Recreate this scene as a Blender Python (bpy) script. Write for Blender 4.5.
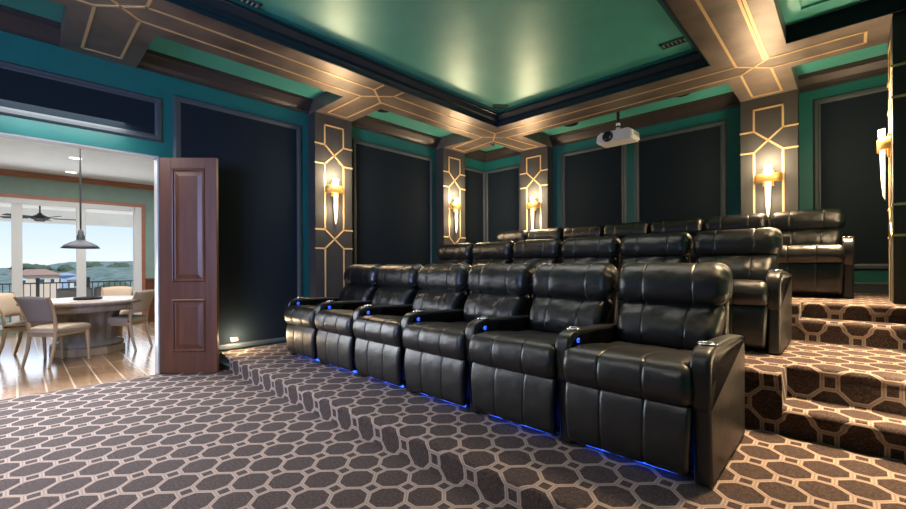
import bpy, bmesh, math, random
from mathutils import Vector, Matrix, noise

for o in list(bpy.data.objects):
    bpy.data.objects.remove(o)
SC = bpy.context.scene
COL = SC.collection
PI = math.pi

# ------------------------------------------------------------------ camera
cam_d = bpy.data.cameras.new('camera')
cam = bpy.data.objects.new('camera', cam_d)
COL.objects.link(cam)
cam.location = (0, 0, 1.22)
cam_d.sensor_width = 36.0
cam_d.sensor_fit = 'HORIZONTAL'
cam_d.lens = 36.0 * 415.8 / 906.0
cam_d.shift_y = (263.8 - 254.5) / 906.0
cam_d.clip_start = 0.05
cam_d.clip_end = 1000
YAW = math.radians(43.62)
cam.rotation_euler = (Matrix.Rotation(YAW, 4, 'Z') @ Matrix.Rotation(PI / 2, 4, 'X') @ Matrix.Rotation(-0.005, 4, 'Z')).to_euler()
SC.camera = cam

# ------------------------------------------------------------------ world, exposure
SC.view_settings.view_transform = 'Standard'
SC.view_settings.look = 'None'
SC.view_settings.exposure = 0.12
SC.view_settings.gamma = 1.0
SC.view_settings.use_curve_mapping = False
W = bpy.data.worlds.new('world')
SC.world = W
W.use_nodes = True
wn = W.node_tree
bg = wn.nodes['Background']
tc_ = wn.nodes.new('ShaderNodeTexCoord')
sx_ = wn.nodes.new('ShaderNodeSeparateXYZ')
rp_ = wn.nodes.new('ShaderNodeValToRGB')
wn.links.new(tc_.outputs['Generated'], sx_.inputs[0])
wn.links.new(sx_.outputs[2], rp_.inputs[0])
el = rp_.color_ramp.elements
el[0].position = 0.0
el[0].color = (0.70, 0.76, 0.82, 1)
el[1].position = 0.5
el[1].color = (0.16, 0.36, 0.78, 1)
e2 = el.new(0.12)
e2.color = (0.42, 0.60, 0.86, 1)
wn.links.new(rp_.outputs[0], bg.inputs[0])
bg.inputs[1].default_value = 1.25


def area(name, loc, target, sx, sy, power, col, spread=180):
    d = bpy.data.lights.new(name, 'AREA')
    d.shape = 'RECTANGLE'
    d.size = sx
    d.size_y = sy
    d.energy = power
    d.color = col
    d.spread = math.radians(spread)
    o = bpy.data.objects.new(name, d)
    COL.objects.link(o)
    o.location = loc
    o.rotation_euler = (Vector(target) - Vector(loc)).to_track_quat('-Z', 'Y').to_euler()
    return o


sun_d = bpy.data.lights.new('sun', 'SUN')
sun_d.energy = 3.0
sun_d.angle = 0.02
sun_d.color = (1.0, 0.93, 0.84)
sun = bpy.data.objects.new('sun', sun_d)
COL.objects.link(sun)
sun.rotation_euler = (0, math.radians(42), math.radians(20))

COOL = (0.46, 0.55, 1.0)
NEUT = (1.0, 0.93, 0.86)
WARM = (1.0, 0.74, 0.46)
AISLE = (1.0, 0.70, 0.40)
# added cool fill from the front, and the ceiling cans in front of the seats
area('cool_front_fill', (-1.4, -3.7, 2.0), (-5.4, 1.2, 1.9), 3.0, 1.8, 115, COOL, 80)  # added fill that turns the left wall bluish; no screen is built
area('doorway_daylight', (-5.78, 0.07, 1.22), (-3.3, 0.15, 0.0), 1.9, 2.2, 75, (0.90, 0.94, 1.0), 110)
area('front_can_glow', (-2.7, -0.9, 3.5), (-2.7, -0.5, 0), 2.4, 2.6, 125, NEUT, 105)
area('seat_can_glow', (-2.6, 3.2, 3.5), (-2.6, 3.2, 0), 2.4, 1.4, 14, NEUT, 100)
# cans above the right hand aisle and the lights in the steps
area('aisle_can_glow', (0.0, 5.5, 3.345), (0.0, 5.0, 0), 0.3, 0.3, 60, AISLE, 60)
area('aisle_floor_glow', (0.05, 3.65, 3.5), (0.05, 3.2, 0), 0.4, 0.6, 60, AISLE, 66)
area('aisle_step_glow', (0.42, 3.50, 0.60), (-0.3, 3.42, 0.32), 0.14, 0.08, 4.5, AISLE, 150)
area('upper_step_glow', (0.42, 4.40, 0.85), (-0.5, 4.3, 0.53), 0.14, 0.08, 4.5, AISLE, 150)
# daylight and cans in the dining room, plus added fill lamps
area('dining_can_glow', (-8.2, 0.8, 2.9), (-8.2, 0.8, 0), 2.6, 2.6, 110, (1.0, 0.96, 0.92))
area('dining_near_fill', (-6.5, 0.3, 2.9), (-7.0, 0.3, 0), 1.0, 2.6, 70, (1.0, 0.95, 0.9))  # added fill for the chair backs facing the doorway, no fitting here
area('window_daylight', (-10.7, 0.6, 1.4), (-7, 0.6, 0.9), 3.4, 2.0, 50, (0.86, 0.93, 1.0))
area('porch_fill', (-12.6, 0.8, 0.3), (-12.6, 0.8, 3.0), 2.2, 6.0, 90, (1.0, 0.97, 0.92))  # added unseen uplight standing in for bounce onto the porch ceiling


# ------------------------------------------------------------------ materials
def mat(name, col, rough=0.5, metal=0.0, spec=0.5, emit=None, estr=0.0, alpha=None):
    m = bpy.data.materials.new(name)
    m.use_nodes = True
    b = m.node_tree.nodes['Principled BSDF']
    b.inputs['Base Color'].default_value = (*col, 1)
    b.inputs['Roughness'].default_value = rough
    b.inputs['Metallic'].default_value = metal
    b.inputs['Specular IOR Level'].default_value = spec
    if emit:
        b.inputs['Emission Color'].default_value = (*emit, 1)
        b.inputs['Emission Strength'].default_value = estr
    return m


def N(m, t, **kw):
    n = m.node_tree.nodes.new(t)
    for k, v in kw.items():
        setattr(n, k, v)
    return n


def L(m, a, b):
    m.node_tree.links.new(a, b)


def bsdf(m):
    return m.node_tree.nodes['Principled BSDF']


def coords(m, scale=(1, 1, 1), kind='Object'):
    tc = N(m, 'ShaderNodeTexCoord')
    mp = N(m, 'ShaderNodeMapping')
    mp.inputs['Scale'].default_value = scale
    L(m, tc.outputs[kind], mp.inputs['Vector'])
    return mp.outputs['Vector']


def noise_tex(m, vec, scale, detail=4, rough=0.55):
    n = N(m, 'ShaderNodeTexNoise')
    n.inputs['Scale'].default_value = scale
    n.inputs['Detail'].default_value = detail
    n.inputs['Roughness'].default_value = rough
    L(m, vec, n.inputs['Vector'])
    return n.outputs['Fac']


def ramp(m, fac, stops):
    r = N(m, 'ShaderNodeValToRGB')
    e = r.color_ramp.elements
    while len(e) < len(stops):
        e.new(0.5)
    for i, (p, c) in enumerate(stops):
        e[i].position = p
        e[i].color = (*c, 1)
    L(m, fac, r.inputs['Fac'])
    return r.outputs['Color']


def bump(m, h, strength, dist=0.01):
    b = N(m, 'ShaderNodeBump')
    b.inputs['Strength'].default_value = strength
    b.inputs['Distance'].default_value = dist
    L(m, h, b.inputs['Height'])
    L(m, b.outputs['Normal'], bsdf(m).inputs['Normal'])


def noisy(name, c0, c1, scale=(4, 4, 4), ns=1.0, rough=0.5, metal=0.0, spec=0.5, bstr=0.0, kind='Object', rr=None):
    m = mat(name, c0, rough, metal, spec)
    v = coords(m, scale, kind)
    f = noise_tex(m, v, ns)
    L(m, ramp(m, f, [(0.3, c0), (0.7, c1)]), bsdf(m).inputs['Base Color'])
    if rr:
        mr = N(m, 'ShaderNodeMapRange')
        mr.inputs['To Min'].default_value = rr[0]
        mr.inputs['To Max'].default_value = rr[1]
        L(m, f, mr.inputs['Value'])
        L(m, mr.outputs[0], bsdf(m).inputs['Roughness'])
    if bstr:
        bump(m, f, bstr)
    return m


def math_(m, op, a, b=None, c=None):
    n = N(m, 'ShaderNodeMath', operation=op)
    for i, x in enumerate((a, b, c)):
        if x is None:
            continue
        if isinstance(x, (int, float)):
            n.inputs[i].default_value = x
        else:
            L(m, x, n.inputs[i])
    return n.outputs[0]


def carpet_material():
    m = mat('octagon_carpet', (0.1, 0.08, 0.07), 0.95, 0, 0.1)
    tc = N(m, 'ShaderNodeTexCoord')
    sp = N(m, 'ShaderNodeSeparateXYZ')
    L(m, tc.outputs['Object'], sp.inputs[0])
    P, Q, s = 0.277, 0.283, 0.135
    # the weave folds over the step noses, so height adds to depth
    yz = math_(m, 'ADD', sp.outputs[1], sp.outputs[2])
    u = math_(m, 'DIVIDE', math_(m, 'ADD', sp.outputs[0], 1.893), P)
    v = math_(m, 'DIVIDE', math_(m, 'SUBTRACT', yz, 1.474), Q)

    def fold(t):
        return math_(m, 'ABSOLUTE', math_(m, 'SUBTRACT', t, math_(m, 'ROUND', t)))
    x, y = fold(u), fold(v)
    hx, hy = math_(m, 'SUBTRACT', 0.5, x), math_(m, 'SUBTRACT', 0.5, y)
    m1 = math_(m, 'SUBTRACT', math_(m, 'MAXIMUM', hx, y), s)
    m2 = math_(m, 'SUBTRACT', math_(m, 'MAXIMUM', x, hy), s)
    dg = math_(m, 'MULTIPLY', math_(m, 'ABSOLUTE', math_(m, 'SUBTRACT', math_(m, 'ADD', x, y), 0.5)), 0.7071)
    inside = math_(m, 'LESS_THAN', math_(m, 'MINIMUM', m1, m2), 0.0)
    dg = math_(m, 'ADD', dg, math_(m, 'MULTIPLY', inside, 1.0))
    D = math_(m, 'MINIMUM', math_(m, 'MINIMUM', math_(m, 'ABSOLUTE', m1), math_(m, 'ABSOLUTE', m2)), dg)
    vec = tc.outputs['Object']
    fine = noise_tex(m, vec, 260, 2, 0.6)
    mid = noise_tex(m, vec, 75, 5, 0.75)
    D2 = math_(m, 'ADD', D, math_(m, 'MULTIPLY', math_(m, 'SUBTRACT', fine, 0.5), 0.012))
    edge = N(m, 'ShaderNodeMapRange', interpolation_type='SMOOTHSTEP')
    edge.inputs['From Min'].default_value = 0.036
    edge.inputs['From Max'].default_value = 0.050
    edge.inputs['To Min'].default_value = 1.0
    edge.inputs['To Max'].default_value = 0.0
    L(m, D2, edge.inputs['Value'])
    core = N(m, 'ShaderNodeMapRange', interpolation_type='SMOOTHSTEP')
    core.inputs['From Min'].default_value = 0.006
    core.inputs['From Max'].default_value = 0.016
    core.inputs['To Min'].default_value = 1.0
    core.inputs['To Max'].default_value = 0.0
    L(m, D2, core.inputs['Value'])
    mix_f = math_(m, 'ADD', math_(m, 'MULTIPLY', mid, 0.55), math_(m, 'MULTIPLY', fine, 0.45))
    dark = ramp(m, mix_f, [(0.40, (0.008, 0.005, 0.005)), (0.60, (0.090, 0.061, 0.055))])
    light = ramp(m, fine, [(0.3, (0.215, 0.165, 0.145)), (0.7, (0.43, 0.335, 0.285))])
    c1 = N(m, 'ShaderNodeMix', data_type='RGBA')
    L(m, edge.outputs[0], c1.inputs['Factor'])
    L(m, dark, c1.inputs['A'])
    L(m, light, c1.inputs['B'])
    c2 = N(m, 'ShaderNodeMix', data_type='RGBA')
    L(m, math_(m, 'MULTIPLY', core.outputs[0], 0.5), c2.inputs['Factor'])
    L(m, c1.outputs['Result'], c2.inputs['A'])
    c2.inputs['B'].default_value = (0.105, 0.08, 0.07, 1)
    L(m, c2.outputs['Result'], bsdf(m).inputs['Base Color'])
    bsdf(m).inputs['Sheen Weight'].default_value = 0.08
    bsdf(m).inputs['Sheen Roughness'].default_value = 0.5
    bump(m, math_(m, 'ADD', mix_f, math_(m, 'MULTIPLY', edge.outputs[0], 0.35)), 0.55, 0.012)
    return m


def leather_material(name, c=(0.006, 0.0068, 0.0075), r0=0.27, r1=0.46):
    m = mat(name, c, 0.32, 0, 0.85)
    v = coords(m)
    vo = N(m, 'ShaderNodeTexVoronoi')
    vo.inputs['Scale'].default_value = 260
    L(m, v, vo.inputs['Vector'])
    big = noise_tex(m, v, 9, 5, 0.6)
    mr = N(m, 'ShaderNodeMapRange')
    mr.inputs['To Min'].default_value = r0
    mr.inputs['To Max'].default_value = r1
    L(m, big, mr.inputs['Value'])
    L(m, mr.outputs[0], bsdf(m).inputs['Roughness'])
    h = math_(m, 'ADD', math_(m, 'MULTIPLY', vo.outputs['Distance'], 0.10), big)
    bump(m, h, 0.30, 0.012)
    return m


def wood_material(name, c0, c1, scale, rough=0.35):
    m = mat(name, c0, rough)
    v = coords(m, scale)
    f = noise_tex(m, v, 1.0, 6, 0.6)
    L(m, ramp(m, f, [(0.28, c0), (0.72, c1)]), bsdf(m).inputs['Base Color'])
    bump(m, f, 0.08)
    return m


def plank_material():
    m = mat('wood_plank_floor', (0.25, 0.13, 0.06), 0.16)
    tc = N(m, 'ShaderNodeTexCoord')
    mp = N(m, 'ShaderNodeMapping')
    mp.inputs['Rotation'].default_value = (0, 0, 0)
    L(m, tc.outputs['Object'], mp.inputs[0])
    br = N(m, 'ShaderNodeTexBrick')
    br.offset = 0.4
    br.inputs['Color1'].default_value = (0.21, 0.125, 0.07, 1)
    br.inputs['Color2'].default_value = (0.29, 0.175, 0.10, 1)
    br.inputs['Mortar'].default_value = (0.48, 0.39, 0.30, 1)
    br.inputs['Scale'].default_value = 1.0
    br.inputs['Mortar Size'].default_value = 0.008
    br.inputs['Brick Width'].default_value = 1.25
    br.inputs['Row Height'].default_value = 0.20
    L(m, mp.outputs[0], br.inputs['Vector'])
    v = coords(m, (4, 30, 4))
    f = noise_tex(m, v, 1.0, 5)
    mx = N(m, 'ShaderNodeMix', data_type='RGBA', blend_type='MULTIPLY')
    mx.inputs['Factor'].default_value = 0.7
    L(m, br.outputs['Color'], mx.inputs['A'])
    L(m, ramp(m, f, [(0.3, (0.6, 0.55, 0.5)), (0.7, (1.15, 1.1, 1.05))]), mx.inputs['B'])
    L(m, mx.outputs['Result'], bsdf(m).inputs['Base Color'])
    bump(m, f, 0.12)
    return m


M = {}
M['carpet'] = carpet_material()
M['leather'] = leather_material('black_leather')
M['black'] = mat('black_plastic', (0.012, 0.012, 0.013), 0.45)
M['chrome'] = mat('chrome', (0.75, 0.76, 0.78), 0.18, 1.0)
M['blue'] = mat('blue_light', (0.02, 0.05, 0.3), 0.4, emit=(0.03, 0.12, 1.0), estr=1.6)
M['bluestrip'] = mat('blue_strip_light', (0.02, 0.05, 0.3), 0.4, emit=(0.02, 0.10, 1.0), estr=3.2)
M['teal'] = noisy('teal_wall_paint', (0.007, 0.108, 0.100), (0.009, 0.124, 0.115), ns=1.2, rough=0.42, spec=0.5)
M['ceiling'] = noisy('teal_metallic_ceiling', (0.075, 0.43, 0.36), (0.095, 0.50, 0.42), scale=(3, 3, 3), ns=1.0, rough=0.45, metal=0.25, spec=0.5, bstr=0.05)
bsdf(M['ceiling']).inputs['Coat Weight'].default_value = 0.68
bsdf(M['ceiling']).inputs['Coat Roughness'].default_value = 0.36
bsdf(M['ceiling']).inputs['Coat IOR'].default_value = 1.7
M['fabric'] = noisy('charcoal_panel_fabric', (0.009, 0.0145, 0.020), (0.012, 0.019, 0.026), scale=(60, 60, 60), ns=4, rough=0.9, spec=0.08, bstr=0.1)
M['slate'] = mat('slate_moulding', (0.040, 0.055, 0.064), 0.55)
M['crown'] = mat('dark_bronze_crown', (0.040, 0.034, 0.032), 0.36, 0.2)
M['navy'] = mat('navy_moulding', (0.006, 0.018, 0.028), 0.34)
M['navymatt'] = mat('navy_painted_fascia', (0.006, 0.016, 0.024), 0.75, spec=0.2)
M['bronze'] = noisy('brushed_bronze_wallcover', (0.17, 0.14, 0.12), (0.33, 0.265, 0.22), scale=(1.6, 1.6, 1.6), ns=1.6, rough=0.40, metal=0.65, rr=(0.32, 0.5))
M['pilaster'] = noisy('charcoal_bronze_wallcover', (0.030, 0.031, 0.032), (0.045, 0.045, 0.044), scale=(3, 3, 1.2), ns=2, rough=0.7, metal=0.1)
M['gold'] = mat('polished_gold_inlay', (0.86, 0.62, 0.32), 0.42, 0.6)
M['brass'] = mat('satin_brass', (0.66, 0.40, 0.12), 0.42, 0.75)
M['sconce_glass'] = mat('lit_ribbed_glass', (0.95, 0.9, 0.8), 0.2, emit=(1.0, 0.72, 0.40), estr=1.0)
M['mahogany'] = wood_material('mahogany', (0.072, 0.023, 0.009), (0.145, 0.050, 0.020), (14, 14, 1.2), 0.42)
M['white'] = noisy('white_plaster', (0.66, 0.66, 0.65), (0.70, 0.70, 0.69), ns=2, rough=0.8)
M['sage'] = noisy('sage_wall_paint', (0.22, 0.31, 0.27), (0.25, 0.34, 0.30), ns=1.5, rough=0.75)
M['redwood'] = wood_material('stained_trim_wood', (0.27, 0.10, 0.055), (0.40, 0.16, 0.09), (2, 2, 20), 0.4)
M['planks'] = plank_material()
M['limed'] = wood_material('limed_oak', (0.42, 0.28, 0.16), (0.58, 0.41, 0.26), (8, 8, 2), 0.5)
M['greywood'] = wood_material('weathered_oak', (0.23, 0.18, 0.15), (0.36, 0.295, 0.25), (3, 12, 3), 0.42)
M['linen'] = noisy('linen_upholstery', (0.44, 0.33, 0.23), (0.54, 0.42, 0.31), scale=(40, 40, 40), ns=3, rough=0.9, bstr=0.15)
M['greylinen'] = noisy('taupe_upholstery', (0.23, 0.19, 0.165), (0.30, 0.25, 0.22), scale=(40, 40, 40), ns=3, rough=0.9, bstr=0.15)
M['frame_white'] = mat('white_window_frame', (0.70, 0.71, 0.72), 0.4)
M['sofa'] = noisy('dark_grey_canvas', (0.06, 0.055, 0.055), (0.08, 0.075, 0.075), scale=(30, 30, 30), ns=3, rough=0.9)
M['jamb'] = mat('grey_painted_jamb', (0.34, 0.34, 0.34), 0.45)
M['iron'] = mat('dark_iron', (0.03, 0.032, 0.036), 0.45, 0.6)
M['zinc'] = mat('grey_enamel_shade', (0.04, 0.045, 0.056), 0.5, 0.3)
M['projector'] = mat('white_projector_shell', (0.86, 0.85, 0.83), 0.4)
M['lens'] = mat('lens_glass', (0.01, 0.012, 0.016), 0.06, spec=0.8)
M['vent'] = mat('vent_metal', (0.05, 0.12, 0.10), 0.4, 0.2)
M['ventslat'] = mat('vent_slat', (0.42, 0.46, 0.44), 0.35, 0.3)
M['lamp'] = mat('warm_lamp_lens', (1, 0.9, 0.75), 0.4, emit=(1.0, 0.78, 0.5), estr=14)
M['lampw'] = mat('white_lamp_lens', (1, 1, 1), 0.4, emit=(1.0, 0.97, 0.92), estr=4)
M['bulb'] = mat('pendant_bulb', (1, 0.95, 0.85), 0.4, emit=(1.0, 0.85, 0.6), estr=6)
M['paper'] = mat('white_placemat', (0.80, 0.80, 0.80), 0.6)
M['concrete'] = noisy('porch_concrete', (0.60, 0.58, 0.55), (0.7, 0.68, 0.65), ns=3, rough=0.8)
M['stucco'] = noisy('cream_stucco', (0.68, 0.53, 0.39), (0.75, 0.60, 0.45), ns=2, rough=0.9)
M['bluestucco'] = noisy('pale_blue_siding', (0.42, 0.55, 0.72), (0.47, 0.60, 0.77), ns=2, rough=0.9)
M['terracotta'] = noisy('terracotta_roof', (0.36, 0.20, 0.14), (0.46, 0.27, 0.19), scale=(1, 1, 1), ns=2, rough=0.85)
M['greyroof'] = noisy('grey_roof', (0.34, 0.37, 0.42), (0.42, 0.45, 0.5), ns=2, rough=0.85)
M['pane'] = mat('dark_pane', (0.05, 0.07, 0.10), 0.1)
M['leaf'] = noisy('tree_leaves', (0.05, 0.085, 0.05), (0.11, 0.15, 0.085), ns=3, rough=0.9)
M['bark'] = mat('bark', (0.10, 0.075, 0.06), 0.9)
M['hill'] = noisy('wooded_hillside', (0.09, 0.13, 0.085), (0.27, 0.32, 0.25), scale=(0.5, 0.5, 0.5), ns=1, rough=0.95)
g = mat('clear_glass', (1, 1, 1), 0.0)
bsdf(g).inputs['Transmission Weight'].default_value = 1.0
bsdf(g).inputs['IOR'].default_value = 1.02
M['glass'] = g


# ------------------------------------------------------------------ mesh helpers
class MB:
    def __init__(self):
        self.v, self.f, self.sm = [], [], []

    def add(self, vs, fs, smooth=False):
        o = len(self.v)
        self.v += [tuple(p) for p in vs]
        self.f += [tuple(i + o for i in f) for f in fs]
        self.sm += [smooth] * len(fs)
        return self

    def box(self, x0, x1, y0, y1, z0, z1, bev=0.0, mtx=None, seg=2):
        bm = bmesh.new()
        bmesh.ops.create_cube(bm, size=1)
        for v in bm.verts:
            v.co = ((x0 + x1) / 2 + v.co.x * (x1 - x0), (y0 + y1) / 2 + v.co.y * (y1 - y0), (z0 + z1) / 2 + v.co.z * (z1 - z0))
        if bev:
            bmesh.ops.bevel(bm, geom=bm.edges[:], offset=bev, segments=seg, profile=0.5, affect='EDGES')
        return self.take(bm, mtx)

    def take(self, bm, mtx=None, smooth=False):
        if mtx is not None:
            bm.transform(mtx)
        bm.verts.index_update()
        self.add([v.co[:] for v in bm.verts], [[v.index for v in f.verts] for f in bm.faces], smooth)
        bm.free()
        return self

    def lathe(self, prof, n=32, c=(0, 0, 0), a0=0.0, a1=2 * PI, flute=None):
        full = abs(a1 - a0 - 2 * PI) < 1e-6
        k = n if full else n + 1
        vs, fs = [], []
        for i in range(k):
            a = a0 + (a1 - a0) * i / n
            for r, z in prof:
                rr = r * (flute(a, z) if flute else 1)
                vs.append((c[0] + rr * math.cos(a), c[1] + rr * math.sin(a), c[2] + z))
        q = len(prof)
        for i in range(n):
            j = (i + 1) % k
            for t in range(q - 1):
                fs.append((i * q + t, j * q + t, j * q + t + 1, i * q + t + 1))
        return self.add(vs, fs, True)

    def tube(self, pts, r, n=8, caps=True):
        pts = [Vector(p) for p in pts]
        vs, fs = [], []
        rs = r if isinstance(r, (list, tuple)) else [r] * len(pts)
        for i, p in enumerate(pts):
            d = (pts[min(i + 1, len(pts) - 1)] - pts[max(i - 1, 0)]).normalized()
            up = Vector((0, 0, 1)) if abs(d.z) < 0.9 else Vector((1, 0, 0))
            a = d.cross(up).normalized()
            b = d.cross(a)
            for k in range(n):
                t = 2 * PI * k / n
                vs.append(p + a * math.cos(t) * rs[i] + b * math.sin(t) * rs[i])
        for i in range(len(pts) - 1):
            for k in range(n):
                l = (k + 1) % n
                fs.append((i * n + k, i * n + l, (i + 1) * n + l, (i + 1) * n + k))
        self.add(vs, fs, True)
        if caps:
            m0 = len(self.v) - len(pts) * n
            self.f += [tuple(m0 + k for k in range(n)), tuple(m0 + (len(pts) - 1) * n + k for k in range(n))]
            self.sm += [False, False]
        return self

    def prism(self, prof, fn, t0, t1, smooth=False):
        """closed 2D profile pushed from t0 to t1; fn(a, b, t) gives the point"""
        n = len(prof)
        vs = [fn(a, b, t0) for a, b in prof] + [fn(a, b, t1) for a, b in prof]
        fs = [(i, (i + 1) % n, n + (i + 1) % n, n + i) for i in range(n)]
        self.add(vs, fs, smooth)
        self.add(vs, [tuple(range(n)), tuple(range(n, 2 * n))])
        return self

    def build(self, name, m, parent=None, loc=None):
        me = bpy.data.meshes.new(name)
        me.from_pydata(self.v, [], self.f)
        bm = bmesh.new()
        bm.from_mesh(me)
        bmesh.ops.remove_doubles(bm, verts=bm.verts, dist=1e-5)
        bmesh.ops.recalc_face_normals(bm, faces=bm.faces)
        bm.to_mesh(me)
        bm.free()
        if any(self.sm):
            me.shade_smooth() if all(self.sm) else me.shade_auto_smooth(angle=math.radians(40)) if hasattr(me, 'shade_auto_smooth') else None
            if not all(self.sm):
                me.shade_smooth()
                try:
                    me.set_sharp_from_angle(angle=math.radians(38))
                except Exception:
                    pass
        me.materials.append(M[m] if isinstance(m, str) else m)
        o = bpy.data.objects.new(name, me)
        COL.objects.link(o)
        if parent:
            o.parent = parent
        if loc:
            o.location = loc
        return o


def tag(o, label, cat, group=None, kind=None):
    o['label'] = label
    o['category'] = cat
    if group:
        o['group'] = group
    if kind:
        o['kind'] = kind
    return o


def thing(name, label, cat, loc=(0, 0, 0), rz=0.0, group=None):
    o = bpy.data.objects.new(name, None)
    o.empty_display_size = 0.1
    COL.objects.link(o)
    o.location = loc
    o.rotation_euler = (0, 0, rz)
    return tag(o, label, cat, group)


def struct(o, label=None):
    o['kind'] = 'structure'
    if label:
        o['label'] = label
    return o


KIDS = {}


def kids(o):
    return [c for c in bpy.data.objects if c.parent == o]


def copy_tree(o, parent=None):
    c = o.copy()
    COL.objects.link(c)
    c.parent = parent
    for ch in kids(o):
        copy_tree(ch, c)
    return c


def smooth_closed(pts, sub=6):
    n = len(pts)
    out = []
    for i in range(n):
        p0, p1, p2, p3 = (Vector(pts[(i + k) % n]) for k in (-1, 0, 1, 2))
        for k in range(sub):
            t = k / sub
            out.append(0.5 * ((2 * p1) + (p2 - p0) * t + (2 * p0 - 5 * p1 + 4 * p2 - p3) * t * t + (3 * p1 - p0 - 3 * p2 + p3) * t ** 3))
    return out


def cushion(pts, hw, r, seams=(), bulge=0.0, wr=0.0, gather=0.0, sub=6, nx=40, seed=0.0, x0=0.0, sdepth=0.010, taper=None):
    """padded body: a smooth closed outline in the y-z plane swept along x, with rolled ends and stitched seams"""
    prof = smooth_closed(pts, sub)
    n = len(prof)
    area2 = sum(prof[i].x * prof[(i + 1) % n].y - prof[(i + 1) % n].x * prof[i].y for i in range(n))
    sg = 1 if area2 > 0 else -1
    nrm = []
    for i in range(n):
        d = prof[(i + 1) % n] - prof[i - 1]
        nrm.append(Vector((-d.y, d.x)).normalized() * sg)      # inward
    cen = sum(prof, Vector((0, 0))) / n
    xs = set()
    for i in range(nx + 1):
        xs.add(round(-hw + 2 * hw * i / nx, 5))
    for k in (0.0, 0.004, 0.012, 0.024, 0.04):
        if k < hw:
            xs.add(round(-hw + k, 5))
            xs.add(round(hw - k, 5))
    for s in seams:
        for d in (-0.016, -0.008, -0.003, 0, 0.003, 0.008, 0.016):
            xs.add(round(s + d, 5))
    xs = sorted(xs)
    stops = [-hw] + sorted(seams) + [hw]
    mb = MB()
    vs, fs = [], []
    for x in xs:
        dist = hw - abs(x)
        e = 0.0
        if dist < r:
            t = 1 - dist / r
            e = r * (1 - math.sqrt(max(0, 1 - t * t)))
        for s in seams:
            e += sdepth * math.exp(-((x - s) / 0.005) ** 2) + 0.16 * sdepth * math.exp(-((x - s) / 0.022) ** 2)
        if bulge:
            for a, b in zip(stops[:-1], stops[1:]):
                if a <= x <= b:
                    q = (x - a) / (b - a)
                    e -= bulge * math.sqrt(max(0, math.sin(PI * q)))
        near = max(0.0, 1 - dist / 0.11)
        for i in range(n):
            p, nn = prof[i], nrm[i]
            ee = e
            if wr:
                ee += wr * noise.noise(Vector((x * 7 + seed, p.x * 9, p.y * 9 + seed)))
                ee += 0.5 * wr * noise.noise(Vector((x * 22 + seed, p.x * 26, p.y * 26)))
            if gather and near > 0:
                ee += gather * near * math.sin(i * 2 * PI * 9 / n + 3 * noise.noise(Vector((i * 0.2, seed, x * 3))))
            q = p + nn * ee
            if e > r * 0.98:
                q = q.lerp(cen, 0.02)
            xx = x
            if taper:
                xx = x * taper(q.x, q.y)
            vs.append((x0 + xx, q.x, q.y))
    for i in range(len(xs) - 1):
        for k in range(n):
            l = (k + 1) % n
            fs.append((i * n + k, i * n + l, (i + 1) * n + l, (i + 1) * n + k))
    mb.add(vs, fs, True)
    b = (len(xs) - 1) * n
    for base, x in ((0, -hw), (b, hw)):
        mb.add([vs[base + k] for k in range(n)], [tuple(range(n))], True)
    return mb


def strips(polys, to3, width, thick=0.006):
    """raised inlay lines: open polylines in (a, b) pushed out by thick"""
    mb = MB()
    h = width / 2
    for pl in polys:
        for (p, q) in zip(pl[:-1], pl[1:]):
            p, q = Vector(p), Vector(q)
            d = (q - p).normalized()
            nn = Vector((-d.y, d.x)) * h
            p = p - d * h * 0.9
            q = q + d * h * 0.9
            pr = [p - nn, q - nn, q + nn, p + nn]
            vs = [to3(a.x, a.y, 0.0) for a in pr] + [to3(a.x, a.y, thick) for a in pr]
            mb.add(vs, [(4, 5, 6, 7), (0, 1, 5, 4), (1, 2, 6, 5), (2, 3, 7, 6), (3, 0, 4, 7)])
    return mb


# ------------------------------------------------------------------ shell of the theatre
XL, XR, YF, YR = -5.6, 0.43, -4.0, 6.88
ZC, ZB = 3.55, 3.36
Z1, Z2, Z3 = 0.15, 0.537, 0.85
DY0, DY1, DZ = -0.95, 1.09, 2.43      # the doorway in the left wall

struct(MB().box(XL, XR, YF, 1.75, -0.12, 0).build('floor', 'carpet'))


def nose_prof(y0, y1, zb, zt, r=0.028, n=5, over=0.030):
    pr = [(y1, zb), (y0 + over * 1.1, zb), (y0 + over, zt - 0.075), (y0 + over * 0.2, zt - 0.045)]
    for i in range(n + 1):
        a = PI - (PI / 2) * i / n
        pr.append((y0 + r + r * math.cos(a), zt - r + r * math.sin(a)))
    pr.append((y1, zt))
    return pr


def tier(name, x0, x1, y0, y1, zb, zt, over=0.030):
    mb = MB()
    mb.prism(nose_prof(y0, y1, zb, zt, over=over), lambda a, b, t: (t, a, b), x0, x1, True)
    return mb


fx = lambda a, b, t: (t, a, b)
struct(tier('floor_tier', -5.14, XR, 1.672, 3.33, -0.02, Z1, 0.006).build('floor_front_tier', 'carpet'))
m_ = tier('floor_tier', -0.305, XR, 3.245, 3.60, Z1 - 0.02, 0.32)
struct(m_.build('floor_lower_step', 'carpet'))
m_ = tier('t', XL, -0.305, 3.245, 4.78, -0.02, Z2)
m_.prism(nose_prof(3.55, 4.78, 0.1, Z2), fx, -0.305, XR, True)
struct(m_.build('floor_middle_tier', 'carpet'))
struct(tier('t', -0.32, XR, 4.70, 4.99, Z2 - 0.02, 0.715).build('floor_upper_step', 'carpet'))
m_ = tier('t', XL, -0.32, 4.70, YR, 0.4, Z3)
m_.prism(nose_prof(4.96, YR, 0.5, Z3), fx, -0.32, XR, True)
struct(m_.build('floor_rear_tier', 'carpet'))
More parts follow.
